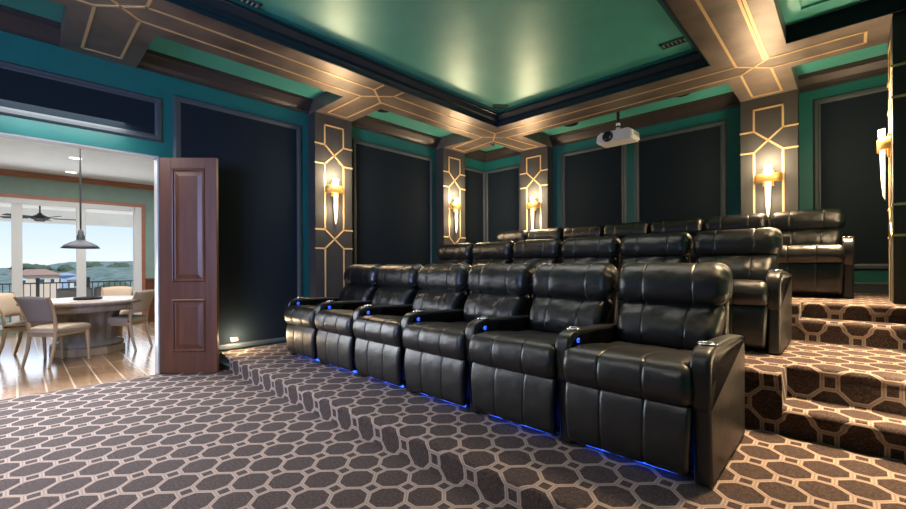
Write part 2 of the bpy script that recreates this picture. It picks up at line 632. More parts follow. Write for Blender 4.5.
# the carpeted end of the front tier that returns to the wall over a dark riser
struct(MB().prism([(XL, 1.73), (-5.14, 1.66), (-5.14, 3.24), (XL, 3.24)], lambda a, b, t: (a, b, t), Z1 - 0.02, Z1).build('floor_tier_return', 'carpet'))
struct(MB().box(XL, -5.14, 1.82, 1.9, 0, Z1 - 0.02).build('trim_riser', 'black'))

# walls
mb = MB()
mb.box(XL - 0.15, XL, YF, DY0 - 0.014, -0.1, ZC)
mb.box(XL - 0.15, XL, DY1 + 0.014, YR, -0.1, ZC)
mb.box(XL - 0.15, XL, DY0 - 0.014, DY1 + 0.014, DZ + 0.014, ZC)
struct(mb.build('wall_left', 'teal'))
struct(MB().box(XL - 0.15, XR + 0.15, YR, YR + 0.15, -0.1, ZC).build('wall_rear', 'teal'))
struct(MB().box(XR, XR + 0.15, YF, YR, -0.1, ZC).build('wall_right', 'teal'))
struct(MB().box(XL - 0.15, XR + 0.15, YF - 0.15, YF, -0.1, ZC).build('wall_front', 'fabric'))
struct(MB().box(XL - 0.15, XR + 0.15, YF - 0.15, YR + 0.15, ZC, ZC + 0.15).build('ceiling', 'ceiling'))

# door casing: dark outside, a pale jamb edge
mb = MB()
mb.box(XL - 0.16, XL - 0.004, DY0 - 0.014, DY0, 0, DZ)
mb.box(XL - 0.16, XL - 0.004, DY0 - 0.014, DY1 + 0.014, DZ, DZ + 0.014)
mb.box(XL - 0.16, XL - 0.004, DY1, DY1 + 0.014, 0, DZ)
struct(mb.build('trim_doorway', 'jamb'))

struct(MB().box(XL, XL + 0.018, DY1 + 0.02, 1.9, 0, 0.135).build('baseboard_left', 'black'))

# beams ------------------------------------------------------------------
BL0, BL1 = -4.67, -4.0        # left beam
BR0, BR1 = -1.08, -0.44       # right beam
BY0, BY1 = 5.22, 5.88         # rear beam
PX = -5.40                    # face of the left pilasters
PY = 6.68                     # face of the rear pilasters
PRX = 0.28                    # face of the right pilaster
L1Y, L2Y, L0Y = 3.18, 5.72, 0.60
R1X, R2X = -4.27, -0.75
HW = 0.295


def beam(name, x0, x1, y0, y1, label):
    o = MB().box(x0, x1, y0, y1, ZB, ZC + 0.01).build(name, 'bronze')
    return struct(o, label)


bl = beam('trim_beam_left', BL0, BL1, YF, BY1, 'bronze ceiling beam along the left side of the green tray')
br_ = beam('trim_beam_rear', BL1, PRX, BY0, BY1, 'bronze ceiling beam along the rear of the green tray')
brr = beam('trim_beam_right', BR0, BR1, YF, BY0, 'bronze ceiling beam right of the green tray')
st0 = beam('trim_beam_stub', XL, BL0, L0Y - 0.30, L0Y + 0.30, 'short beam end over the doorway')
st1 = beam('trim_beam_stub', PX - 0.2, BL0, L1Y - HW, L1Y + HW, 'short beam end over the left pilaster nearest the door')
st2 = beam('trim_beam_stub', PX - 0.2, BL0, L2Y - HW, L2Y + HW, 'short beam end over the left pilaster by the corner')
st3 = beam('trim_beam_stub', R1X - HW, R1X + HW, BY1, PY + 0.2, 'short beam end over the rear pilaster by the corner')
st4 = beam('trim_beam_stub', R2X - HW, R2X + HW, BY1, PY + 0.2, 'short beam end over the rear pilaster by the aisle')

# gold inlay on the beam undersides
CL, CR, CY = -4.345, -0.752, 5.585
g_ = 0.138
down = lambda a, b, t: (a, b, ZB - t)
GW = 0.022


def cross(cx, cy, ax, ay):
    return [[(cx - ax, cy - ay), (cx + ax, cy + ay)], [(cx - ax, cy + ay), (cx + ax, cy - ay)]]


n0, n1, n2 = L0Y, L1Y, CY
ay = 0.15
pol = []
# left beam: node at the doorway stub, node at the first pilaster, corner node
for cy_, prev in ((n0, YF + 0.1), (n1, n0 + ay), (n2, n1 + ay)):
    pol += [[(CL - g_, prev), (CL - g_, cy_ - ay)], [(CL + g_, prev), (CL + g_, cy_ - ay)]]
    pol += cross(CL, cy_, g_, ay)
    if cy_ != n2:
        pol += [[(CL + g_, cy_ - ay), (CL + 0.32, cy_ - ay)], [(CL + g_, cy_ + ay), (CL + 0.32, cy_ + ay)]]
strips(pol, down, GW).build('gold_inlay', 'gold', bl)
for st, cy_, sy, xe in ((st0, n0, n0, XL + 0.16), (st1, n1, L1Y, PX + 0.10), (st2, n2, L2Y, PX + 0.10)):
    strips([[(CL - g_, cy_ - ay), (xe, sy - ay), (xe, sy + ay), (CL - g_, cy_ + ay)]], down, GW).build('gold_inlay', 'gold', st)
pol = [[(CL + g_, CY - ay), (CR - g_, CY - g_)], [(CL + g_, CY + ay), (CR - g_, CY + g_)]] + cross(CR, CY, g_, g_)
pol += [[(CR + g_, CY - g_), (PRX - 0.16, CY - g_), (PRX - 0.16, CY + g_), (CR + g_, CY + g_)]]
strips(pol, down, GW).build('gold_inlay', 'gold', br_)
pol = [[(CR - g_, YF + 0.1), (CR - g_, CY - g_)], [(CR + g_, YF + 0.1), (CR + g_, CY - g_)], [(CR + g_ - 0.03, YF + 0.1), (CR + g_ - 0.03, CY - g_ - 0.02)]]
strips(pol, down, GW).build('gold_inlay', 'gold', brr)
for st, cx_, sx in ((st3, CL, R1X), (st4, CR, R2X)):
    strips([[(cx_ - g_, CY + ay), (sx - ay, PY - 0.10), (sx + ay, PY - 0.10), (cx_ + g_, CY + ay)]], down, GW).build('gold_inlay', 'gold', st)

# navy cove inside the big tray, teal cove in the small one, bronze crown at the walls
CROWN = [(0, 0), (0.018, 0), (0.022, 0.03), (0.05, 0.05), (0.085, 0.10), (0.10, 0.105), (0.10, 0.14), (0, 0.14)]


def crown(name, m, segs, prof, label=None):
    mb = MB()
    for (kind, w, s, t0, t1, z) in segs:
        if kind == 'x':       # runs along x on a wall at y = w, growing towards s
            mb.prism(prof, lambda a, b, t: (t, w + s * a, z + b), t0, t1)
        else:
            mb.prism(prof, lambda a, b, t: (w + s * a, t, z + b), t0, t1)
    return struct(mb.build(name, m), label)


crown('trim_tray', 'navy', [('y', BL1, 1, YF, BY0, 3.40), ('y', BR0, -1, YF, BY0, 3.40), ('x', BY0, -1, BL1, BR0, 3.40)], CROWN, 'navy moulding around the green ceiling tray')
mb = MB()
mb.box(BL1, BL1 + 0.012, YF, BY0, ZB + 0.002, 3.42)
mb.box(BR0 - 0.012, BR0, YF, BY0, ZB + 0.002, 3.42)
mb.box(BL1, BR0, BY0 - 0.012, BY0, ZB + 0.002, 3.42)
struct(mb.build('trim_tray_fascia', 'navy'))
mb = MB()
mb.box(BL1 + 0.10, BL1 + 0.135, YF, BY0 - 0.10, 3.525, ZC)
mb.box(BR0 - 0.135, BR0 - 0.10, YF, BY0 - 0.10, 3.525, ZC)
mb.box(BL1 + 0.135, BR0 - 0.135, BY0 - 0.135, BY0 - 0.10, 3.525, ZC)
struct(mb.build('trim_tray_bead', 'teal'))
mb = MB()
mb.box(BR1, XR, BY0 - 0.012, BY0, ZB + 0.002, 3.53)
struct(mb.build('trim_side_fascia', 'navymatt'))
mb = MB()
mb.box(BR1, XR, BY0 - 0.26, BY0, 3.53, ZC)
mb.box(BR1, BR1 + 0.13, YF, BY0 - 0.26, 3.53, ZC)
struct(mb.build('trim_side_tray', 'ceiling'))
WC = [(0, 0), (0.02, 0), (0.025, 0.03), (0.06, 0.06), (0.11, 0.13), (0.13, 0.14), (0.14, 0.18), (0, 0.18)]
seg = []
for a, b in ((YF, L0Y - 0.3), (L0Y + 0.3, L1Y - HW), (L1Y + HW, L2Y - HW), (L2Y + HW, YR)):
    seg.append(('y', XL, 1, a, b, 3.37))
for a, b in ((XL, R1X - HW), (R1X + HW, R2X - HW), (R2X + HW, XR)):
    seg.append(('x', YR, -1, a, b, 3.37))
crown('trim_crown', 'crown', seg, WC, 'dark bronze crown moulding where the walls meet the ceiling')


# pilasters ------------------------------------------------------------------
def pil_lines(s):
    """gold fretwork on a pilaster face: s mirrors nothing, all coordinates in (across, height)"""
    a, e = 0.15, HW
    top, A, X1, B, Bb, X2, Ab = 3.21, 2.93, 2.79, 2.655, 1.72, 1.58, 1.45
    pol = [[(-a, A), (-a, top), (a, top), (a, A)],
           [(-a, A), (a, B)], [(a, A), (-a, B)],
           [(-e, A), (-a, A)], [(a, A), (e, A)], [(-e, B), (-a, B)], [(a, B), (e, B)],
           [(-a, B), (-a, Bb)], [(a, B), (a, Bb)],
           [(-a, Bb), (a, Ab)], [(a, Bb), (-a, Ab)],
           [(-e, Bb), (-a, Bb)], [(a, Bb), (e, Bb)], [(-e, Ab), (-a, Ab)], [(a, Ab), (e, Ab)],
           [(-a, Ab), (-a, s)], [(a, Ab), (a, s)]]
    return pol


def sconce(label, loc, rz, power=18.0):
    """brass band over a ribbed glass tube; local -y is out of the wall"""
    t = thing('wall_sconce', label, 'wall light', loc, rz, 'brass and glass sconces on the pilasters')
    mb = MB()
    mb.lathe([(0.004, -0.50), (0.016, -0.46), (0.026, -0.30), (0.034, -0.06), (0.040, 0.04), (0.044, 0.15), (0.036, 0.155), (0.034, 0.10), (0.030, -0.1), (0.014, -0.40), (0.004, -0.49)],
             24, (0, -0.035, 0), PI, 2 * PI, lambda a, z: 1 + 0.05 * math.cos(a * 24))
    mb.build('glass_tube', 'sconce_glass', t)
    mb = MB()
    pr = [(0.140, -0.056), (0.144, -0.054), (0.144, 0.054), (0.140, 0.056), (0.136, 0.054), (0.136, -0.054), (0.140, -0.056)]
    mb2 = MB()
    n = 28
    vs, fs = [], []
    for i in range(n + 1):
        a = PI + PI * i / n
        for r, z in pr:
            vs.append((r * math.cos(a), 0.62 * r * math.sin(a), z))
    q = len(pr)
    for i in range(n):
        for k in range(q - 1):
            fs.append((i * q + k, (i + 1) * q + k, (i + 1) * q + k + 1, i * q + k + 1))
    mb2.add(vs, fs, True)
    mb2.build('brass_band', 'brass', t)
    MB().box(-0.06, 0.06, -0.02, 0.0, -0.10, 0.10, 0.004).build('back_plate', 'brass', t)
    for z, p in ((0.20, 1.7 * power), (-0.28, 0.6 * power)):
        d = bpy.data.lights.new('sconce_lamp', 'POINT')
        d.energy = p
        d.color = WARM
        d.shadow_soft_size = 0.08
        o = bpy.data.objects.new('sconce_lamp', d)
        COL.objects.link(o)
        o.parent = t
        o.location = (0, -0.17, z)
    return t


def pilaster(label, c, axis, face, back, zb, slabel):
    h = HW
    if axis == 'L':
        o = MB().box(back, face, c - h, c + h, zb, ZB).build('wall_pilaster', 'pilaster')
        to3 = lambda a, b, t: (face + t, c + a, b)
        sc = ((face, c, 2.30), PI / 2)
    elif axis == 'R':
        o = MB().box(face, back, c - h, c + h, zb, ZC - 0.01).build('wall_pilaster', 'pilaster')
        to3 = lambda a, b, t: (face - t, c + a, b)
        sc = ((face, c, 2.30), -PI / 2)
    else:
        o = MB().box(c - h, c + h, face, back, zb, ZB).build('wall_pilaster', 'pilaster')
        to3 = lambda a, b, t: (c + a, face - t, b)
        sc = ((c, face, 2.30), 0)
    struct(o, label)
    strips(pil_lines(zb + 0.16), to3, GW).build('gold_inlay', 'gold', o)
    if axis == 'R':     # the horizontal inlay carries on round the side that faces the seats
        pl = [[(0.0, z), (back - face, z)] for z in (2.93, 2.655, 1.72, 1.45)]
        strips(pl, lambda a, b, t: (face + a, c - h - t, b), GW).build('gold_inlay', 'gold', o)
    sconce(slabel, *sc)
    return o


pilaster('pilaster on the left wall nearest the door', L1Y, 'L', PX, XL, 0.1, 'lit sconce on the left wall pilaster nearest the wooden door')
pilaster('pilaster on the left wall by the rear corner', L2Y, 'L', PX, XL, Z3 - 0.02, 'lit sconce on the left wall pilaster by the rear corner')
pilaster('pilaster on the rear wall by the corner', R1X, 'B', PY, YR, Z3 - 0.02, 'lit sconce on the rear wall pilaster by the far corner')
pilaster('pilaster on the rear wall right of the projector', R2X, 'B', PY, YR, Z3 - 0.02, 'lit sconce on the rear wall pilaster right of the projector')
pilaster('pilaster on the right wall beside the steps', CY, 'R', PRX, XR, Z2, 'lit sconce seen edge on at the right wall above the steps')


# framed acoustic panels ------------------------------------------------------
def panel(axis, a0, a1, z0, z1, label):
    fw, d = 0.075, 0.030
    mbf, mbp = MB(), MB()
    if axis == 'L':
        f3 = lambda a, b, t: (XL + t, a, b)
    elif axis == 'B':
        f3 = lambda a, b, t: (a, YR - t, b)
    # mitred frame of four moulded sides
    pr = [(0, 0), (0.012, d * 0.6), (0.022, d), (0.05, d), (0.06, d * 0.55), (fw, d * 0.4), (fw, 0)]
    cor = [(a0, z0), (a1, z0), (a1, z1), (a0, z1)]
    ins = [(1, 1), (-1, 1), (-1, -1), (1, -1)]
    for i in range(4):
        j = (i + 1) % 4
        vs = []
        for w, t in pr:
            vs.append(f3(cor[i][0] + ins[i][0] * w, cor[i][1] + ins[i][1] * w, t))
        for w, t in pr:
            vs.append(f3(cor[j][0] + ins[j][0] * w, cor[j][1] + ins[j][1] * w, t))
        n = len(pr)
        mbf.add(vs, [(k, k + 1, n + k + 1, n + k) for k in range(n - 1)])
    vs = [f3(a, b, t) for t in (0.0, d * 0.38) for a, b in ((a0 + fw, z0 + fw), (a1 - fw, z0 + fw), (a1 - fw, z1 - fw), (a0 + fw, z1 - fw))]
    mbp.add(vs, [(4, 5, 6, 7), (0, 1, 5, 4), (1, 2, 6, 5), (2, 3, 7, 6), (3, 0, 4, 7)])
    o = struct(mbp.build('wall_panel', 'fabric'), label)
    mbf.build('panel_frame', 'slate', o)
    return o


panel('L', -1.1, 1.14, 2.60, 3.10, 'dark framed panel over the doorway')
panel('L', 1.24, 2.78, 0.16, 3.18, 'tall dark framed panel beside the wooden door')
panel('L', 3.60, 5.33, 0.95, 3.19, 'dark framed panel on the left wall between the pilasters')
panel('L', 6.14, YR - 0.01, 1.12, 3.19, 'dark framed panel on the left wall at the corner')
panel('B', XL + 0.01, -4.66, 1.12, 3.19, 'dark framed panel on the rear wall at the corner')
panel('B', -3.80, -2.63, 1.12, 3.23, 'dark framed panel on the rear wall left of the projector')
panel('B', -2.50, -1.24, 1.12, 3.23, 'dark framed panel on the rear wall right of the projector')
panel('B', -0.325, XR - 0.02, 1.12, 3.25, 'dark framed panel on the rear wall behind the aisle')

# baseboards
BB = [(0, 0), (0.018, 0), (0.018, 0.10), (0.026, 0.105), (0.022, 0.125), (0, 0.13)]
mb = MB()
mb.prism(BB, lambda a, b, t: (t, YR - a, Z3 + b), R2X + HW, XR)
struct(mb.build('baseboard_rear', 'slate'))



# ------------------------------------------------------------------ recliners
SEAMS = (-0.115, 0.115)


def make_recliner():
    t = thing('recliner', 'black leather recliner', 'recliner', group='black leather theatre recliners')
    # base under the seat
    MB().box(-0.29, 0.29, 0.22, 0.80, 0.0, 0.37, 0.01).build('base', 'black', t)
    # light under the footrest
    MB().tube([(-0.24, 0.055, 0.026), (0.24, 0.055, 0.026)], 0.010, 8).build('light_strip', 'bluestrip', t)
    # kick panel
    cushion([(-0.020, 0.055), (-0.052, 0.09), (-0.066, 0.20), (-0.064, 0.31), (-0.044, 0.385), (-0.018, 0.390), (-0.010, 0.36), (-0.008, 0.09)],
            0.326, 0.022, SEAMS, 0.001, 0.003, sub=5, seed=3.1, sdepth=0.005, taper=lambda y, z: 0.94 + 0.15 * z).build('footrest', 'leather', t)
    # seat cushion with a deep front roll
    cushion([(-0.030, 0.385), (-0.072, 0.415), (-0.090, 0.485), (-0.072, 0.555), (-0.010, 0.592), (0.16, 0.588), (0.40, 0.555), (0.70, 0.525), (0.73, 0.44), (0.40, 0.38), (0.15, 0.37)],
            0.334, 0.050, SEAMS, 0.001, 0.004, sub=6, seed=7.7, sdepth=0.005, taper=lambda y, z: 1.0 if y < -0.034 else max(0.915, 1.0 - (y + 0.034) * 6.0)).build('seat', 'leather', t)
    # lower back
    cushion([(0.610, 0.535), (0.590, 0.62), (0.630, 0.72), (0.700, 0.795), (0.760, 0.825), (0.845, 0.80), (0.845, 0.66), (0.765, 0.52), (0.675, 0.50)],
            0.318, 0.070, (-0.135, 0.135), 0.001, 0.009, 0.003, seed=1.3, sdepth=0.004, taper=lambda y, z: 0.90 + 0.32 * max(0, z - 0.5)).build('backrest', 'leather', t)
    # head roll
    cushion([(0.760, 0.798), (0.705, 0.820), (0.683, 0.885), (0.695, 0.965), (0.740, 1.035), (0.820, 1.068), (0.900, 1.045), (0.940, 0.96), (0.920, 0.86), (0.845, 0.80)],
            0.338, 0.085, (-0.150, 0.150), 0.001, 0.005, 0.0035, seed=5.9, sdepth=0.0035).build('headrest', 'leather', t)
    # rear shell
    cushion([(0.805, 0.10), (0.835, 0.50), (0.895, 0.90), (0.920, 0.985), (0.950, 0.985), (0.960, 0.90), (0.945, 0.50), (0.905, 0.10)],
            0.304, 0.03, (), 0, 0.002, sub=4, nx=12).build('back_shell', 'leather', t)
    return t


def make_arm(parent, sx, button_side):
    """padded arm at sx with its top pad, cup holder and, on the seat side, a lit control button"""
    a = cushion([(0.060, 0.008), (0.030, 0.010), (0.020, 0.020), (0.018, 0.05), (0.016, 0.14), (0.010, 0.24), (0.000, 0.36), (-0.012, 0.47), (-0.008, 0.57), (0.020, 0.625), (0.09, 0.640), (0.40, 0.630), (0.78, 0.612), (0.86, 0.59), (0.88, 0.52), (0.875, 0.20), (0.87, 0.06), (0.855, 0.015), (0.60, 0.010), (0.30, 0.010)],
                0.041, 0.016, (), 0, 0.002, sub=5, nx=8, seed=sx, x0=sx).build('armrest', 'leather', parent)
    cushion([(-0.012, 0.375), (-0.032, 0.46), (-0.036, 0.56), (-0.008, 0.635), (0.070, 0.668), (0.26, 0.664), (0.52, 0.652), (0.80, 0.630), (0.84, 0.605), (0.52, 0.612), (0.22, 0.622), (0.08, 0.615), (0.025, 0.58), (0.010, 0.50), (0.012, 0.385)],
            0.0445, 0.018, (), 0, 0.003, sub=5, nx=8, seed=sx + 2, x0=sx).build('arm_pad', 'leather', a)
    c = MB()
    c.lathe([(0.035, 0.0), (0.045, 0.001), (0.047, 0.006), (0.043, 0.010), (0.037, 0.008), (0.034, -0.002)], 32, (sx, 0.125, 0.668))
    co = c.build('cup_holder', 'chrome', a)
    MB().lathe([(0.0, 0.0), (0.036, 0.0)], 28, (sx, 0.125, 0.6705)).build('cup_well', 'black', co)
    if button_side:
        x = sx + button_side * 0.051
        mb = MB()
        vs, fs = [], []
        n = 20
        for r, d in ((0.016, -0.002), (0.016, 0.003), (0.012, 0.005), (0.0, 0.005)):
            for i in range(n):
                q = 2 * PI * i / n
                vs.append((x + button_side * d, 0.085 + r * math.cos(q), 0.612 + r * math.sin(q) * 0.9))
        for k in range(3):
            for i in range(n):
                j = (i + 1) % n
                fs.append((k * n + i, k * n + j, (k + 1) * n + j, (k + 1) * n + i))
        mb.add(vs, fs, True)
        mb.build('control_button', 'blue', a)
        MB().box(x - 0.008, x + 0.008, 0.072, 0.098, 0.608, 0.616, 0.002).build('button_rocker', 'chrome', a)
    return a


PITCH = 0.712
proto = make_recliner()
make_arm(proto, -PITCH / 2, 1)
end_proto = copy_tree(proto)
make_arm(end_proto, PITCH / 2, 0)

ordin = ['', 'second', 'third', 'fourth', 'fifth', 'sixth', 'seventh']
ROWS = [('front', 6, -0.862, 2.215, Z1, 1.0, 'front row recliners'),
        ('middle', 6, -0.757, 3.81, Z2, 0.925, 'middle row recliners'),
        ('rear', 7, -0.362, 5.70, Z3, 0.925, 'rear row recliners')]
first_used = False
for rname, n, x0, y0, z0, sz, grp in ROWS:
    for k in range(n):
        if k == 0:
            o = end_proto if rname == 'front' else copy_tree(end_proto)
        else:
            if not first_used:
                o = proto
                first_used = True
            else:
                o = copy_tree(proto)
        o.location = (x0 - (PITCH if rname == 'front' else 0.705) * k, y0, z0)
        o.scale = (1, 1 if rname == 'front' else 0.94, sz)
        if k == 0:
            lab = 'black leather recliner at the aisle end of the %s row beside the carpeted steps' % rname
        elif k == n - 1:
            lab = 'black leather recliner at the left wall end of the %s row' % rname
        else:
            lab = '%s black leather recliner of the %s row counted from the aisle steps' % (ordin[k], rname)
        if rname != 'front':            # only the front row shows its floor light
            for ch in kids(o):
                if ch.name.startswith('light_strip'):
                    bpy.data.objects.remove(ch)
        tag(o, lab, 'recliner', grp)

# ------------------------------------------------------------------ projector
t = thing('projector', 'white ceiling mounted projector with a round lens', 'projector', (-2.41, 6.0, 3.02))
vs2 = [(-0.265, -0.04), (-0.24, -0.07), (0.24, -0.07), (0.265, -0.04), (0.25, 0.05), (0.20, 0.085), (-0.20, 0.085), (-0.25, 0.05)]
mb = MB()
ys = [(-0.16, 0.90), (-0.15, 0.97), (-0.12, 1.0), (0.10, 1.0), (0.15, 0.93), (0.16, 0.86)]
vs, fs = [], []
for y, s in ys:
    vs += [(a * s, y, b * s) for a, b in vs2]
q = 8
for i in range(len(ys) - 1):
    for k in range(q):
        l = (k + 1) % q
        fs.append((i * q + k, i * q + l, (i + 1) * q + l, (i + 1) * q + k))
fs += [tuple(range(q)), tuple((len(ys) - 1) * q + k for k in range(q))]
mb.add(vs, fs)
mb.build('body', 'projector', t)


def ring_y(mb, c, prof, n=28):
    vs, fs = [], []
    for r, y in prof:
        for i in range(n):
            a = 2 * PI * i / n
            vs.append((c[0] + r * math.cos(a), c[1] + y, c[2] + r * math.sin(a)))
    for k in range(len(prof) - 1):
        for i in range(n):
            j = (i + 1) % n
            fs.append((k * n + i, k * n + j, (k + 1) * n + j, (k + 1) * n + i))
    return mb.add(vs, fs, True)


lr = ring_y(MB(), (-0.085, -0.16, 0.01), [(0.075, 0.02), (0.075, -0.015), (0.068, -0.022), (0.058, -0.018), (0.054, -0.002)]).build('lens_ring', 'black', t)
ring_y(MB(), (-0.085, -0.16, 0.01), [(0.056, -0.006), (0.04, -0.014), (0.02, -0.018), (0.0, -0.019)]).build('lens', 'lens', lr)
mb = MB()
for k in range(7):
    mb.box(0.245, 0.262, -0.10 + k * 0.03, -0.085 + k * 0.03, -0.035, 0.035)
mb.build('vent_grille', 'ventslat', t)
MB().tube([(0, 0, 0.08), (0, 0, ZC - 3.02)], 0.022, 14).build('mount_pole', 'black', t)
mb = MB()
mb.tube([(0, 0, 0.115), (0, 0, 0.150)], 0.030, 16)
mb.tube([(0, 0, 0.180), (0, 0, 0.215)], 0.030, 16)
mb.build('pole_collar', 'projector', t)
MB().box(-0.09, 0.09, -0.09, 0.09, 0.075, 0.098, 0.006).build('mount_plate', 'black', t)

# ------------------------------------------------------------------ ceiling fittings


def vent(x, y, w, d, rz, label, sl='ventslat'):
    t = thing('ceiling_vent', label, 'air vent', (x, y, ZC - 0.002), rz, 'air vents in the green tray')
    mb = MB()
    for a, b, c, e in ((-w / 2, w / 2, -d / 2, -d / 2 + 0.02), (-w / 2, w / 2, d / 2 - 0.02, d / 2), (-w / 2, -w / 2 + 0.02, -d / 2, d / 2), (w / 2 - 0.02, w / 2, -d / 2, d / 2)):
        mb.box(a, b, c, e, -0.014, 0)
    mb.build('vent_frame', 'vent', t)
    MB().box(-w / 2 + 0.01, w / 2 - 0.01, -d / 2 + 0.01, d / 2 - 0.01, -0.004, -0.001).build('vent_duct', 'black', t)
    mb = MB()
    n = int(w / 0.04)
    for k in range(n):
        x_ = -w / 2 + 0.03 + (w - 0.06) * k / max(1, n - 1)
        mb.box(-0.007, 0.007, -d / 2 + 0.02, d / 2 - 0.02, -0.0015, 0.0015, mtx=Matrix.Translation((x_, 0, -0.010)) @ Matrix.Rotation(0.7, 4, 'Y'))
    mb.build('vent_slats', sl, t)


vent(-3.735, 4.94, 0.22, 0.12, math.radians(-45 + 90), 'small dark air vent at the rear left corner of the green ceiling tray', 'vent')
vent(-1.33, 4.80, 0.26, 0.12, 0, 'slatted air vent at the rear right corner of the green ceiling tray')
vent(-3.83, 1.37, 0.30, 0.10, PI / 2, 'pale slatted air vent at the left edge of the green ceiling tray')


def speaker(x, y, label):
    t = thing('ceiling_speaker', label, 'speaker', (x, y, ZC), 0, 'round black ceiling speakers')
    MB().lathe([(0.0, -0.016), (0.10, -0.015), (0.112, -0.012)], 36).build('grille', 'fabric', t)
    MB().lathe([(0.110, -0.013), (0.118, -0.016), (0.126, -0.010), (0.128, 0.0)], 36).build('rim', 'black', t)


speaker(-5.05, 3.80, 'round black speaker in the green ceiling strip above the left wall')
speaker(-3.36, 6.38, 'round black speaker in the green ceiling strip left of the projector')
speaker(-1.66, 6.30, 'round black speaker in the green ceiling strip right of the projector')

t = thing('step_light', 'small lit step light low on the dark wall by the front tier', 'step light', (XL + 0.012, 1.88, 0.285))
MB().box(0, 0.012, -0.055, 0.055, -0.035, 0.035, 0.004).build('cover_plate', 'black', t)
MB().box(0.010, 0.018, -0.032, 0.032, -0.014, 0.012, 0.003).build('light_lens', 'lamp', t)
d = bpy.data.lights.new('step_lamp', 'POINT')
d.energy = 14.0
d.color = WARM
d.shadow_soft_size = 0.02
o = bpy.data.objects.new('step_lamp', d)
COL.objects.link(o)
o.parent = t
o.location = (0.14, 0, 0.03)

# ------------------------------------------------------------------ mahogany door leaf
DW, DT, DH = 0.625, 0.045, 2.425
t = bpy.data.objects.new('door_1', None)
COL.objects.link(t)
t['kind'] = 'structure'
t['label'] = 'open mahogany door leaf with two raised panels'
t.location = (XL + 0.015, 1.105, 0)
t.rotation_euler = (0, 0, math.radians(45.5))
mb = MB()
sw = 0.125
mb.box(0, sw, 0, DT, 0.012, DH, 0.003)
mb.box(DW - sw, DW, 0, DT, 0.012, DH, 0.003)
mb.box(sw, DW - sw, 0, DT, 0.012, 0.245, 0.002)
mb.box(sw, DW - sw, 0, DT, 0.84, 1.03, 0.002)
mb.box(sw, DW - sw, 0, DT, 2.305, DH, 0.002)
mb.build('door_frame', 'mahogany', t)
for z0, z1 in ((0.245, 0.84), (1.03, 2.305)):
    mb = MB()
    x0, x1 = sw, DW - sw
    rings = [(0.0, 0.004), (0.012, -0.006), (0.022, -0.004), (0.028, 0.012), (0.040, 0.014), (0.085, 0.003), (0.10, 0.003)]
    vs = []
    for w, d_ in rings:
        for yy in (d_,):
            vs += [(x0 + w, yy, z0 + w), (x1 - w, yy, z0 + w), (x1 - w, yy, z1 - w), (x0 + w, yy, z1 - w)]
    fs = []
    for k in range(len(rings) - 1):
        for i in range(4):
            j = (i + 1) % 4
            fs.append((k * 4 + i, k * 4 + j, k * 4 + 4 + j, k * 4 + 4 + i))
    e = (len(rings) - 1) * 4
    fs.append((e, e + 1, e + 2, e + 3))
    mb.add(vs, fs)
    mb.box(x0, x1, DT * 0.5, DT - 0.006, z0, z1)
    mb.build('door_panel', 'mahogany', t)
for z in (0.25, 1.2, 2.2):
    MB().tube([(-0.006, DT / 2, z - 0.05), (-0.006, DT / 2, z + 0.05)], 0.008, 10).build('hinge', 'iron', t)

# ------------------------------------------------------------------ dining room beyond the doorway
DX = -11.0           # window wall
DC = 2.95
D0, D1 = -2.6, 3.2   # its two end walls
WY0, WY1, WZ0, WZ1 = -1.75, 1.74, 0.10, 2.40
struct(MB().box(DX - 0.15, XL - 0.15, D0, D1, -0.12, 0).build('floor_dining', 'planks'))
struct(MB().box(XL - 0.15, XL, DY0, DY1, -0.12, 0.001).build('floor_threshold', 'planks'))
struct(MB().box(DX - 0.15, XL - 0.15, D0, D1, DC, DC + 0.12).build('ceiling_dining', 'white'))
mb = MB()
mb.box(DX - 0.15, DX, D0, WY0, 0, DC)
mb.box(DX - 0.15, DX, WY1 + 0.11, D1, 0, DC)
mb.box(DX - 0.15, DX, WY0, WY1 + 0.11, WZ1 + 0.06, DC)
mb.box(DX - 0.15, DX, WY0, WY1 + 0.11, -0.1, WZ0 - 0.02)
struct(mb.build('wall_dining_window', 'sage'))
struct(MB().box(DX, XL - 0.15, D1, D1 + 0.15, 0, DC).build('wall_dining_side', 'sage'))
struct(MB().box(DX, XL - 0.15, D0 - 0.15, D0, 0, DC).build('wall_dining_end', 'sage'))
mb = MB()
mb.box(XL - 0.17, XL - 0.15, D0, DY0 - 0.03, 0, DC)
mb.box(XL - 0.17, XL - 0.15, DY1 + 0.03, D1, 0, DC)
mb.box(XL - 0.17, XL - 0.15, DY0 - 0.03, DY1 + 0.03, DZ + 0.03, DC)
struct(mb.build('wall_dining_near', 'sage'))
# wood crown, window casing, wainscot
mb = MB()
CP = [(0, 0), (0.02, 0.0), (0.045, 0.04), (0.075, 0.065), (0.08, 0.10), (0, 0.10)]
mb.prism(CP, lambda a, b, t: (DX + a, t, DC - 0.10 + b), D0, D1)
mb.prism(CP, lambda a, b, t: (t, D1 - a, DC - 0.10 + b), DX, XL - 0.17)
struct(mb.build('trim_dining_crown', 'redwood'))
mb = MB()
mb.box(DX, DX + 0.025, WY0 - 0.12, WY0, 0, WZ1 + 0.06)
mb.box(DX, DX + 0.025, WY1 + 0.11, WY1 + 0.17, 0, WZ1 + 0.06)
mb.box(DX, DX + 0.025, WY0 - 0.12, WY1 + 0.17, WZ1 + 0.06, WZ1 + 0.13)
struct(mb.build('trim_window_casing', 'redwood'))
mb = MB()
mb.box(DX, DX + 0.03, WY1 + 0.17, D1, 0, 0.88)
mb.box(DX, DX + 0.055, WY1 + 0.17, D1, 0.88, 0.94, 0.008)
mb.box(DX, XL - 0.17, D1 - 0.03, D1, 0, 0.88)
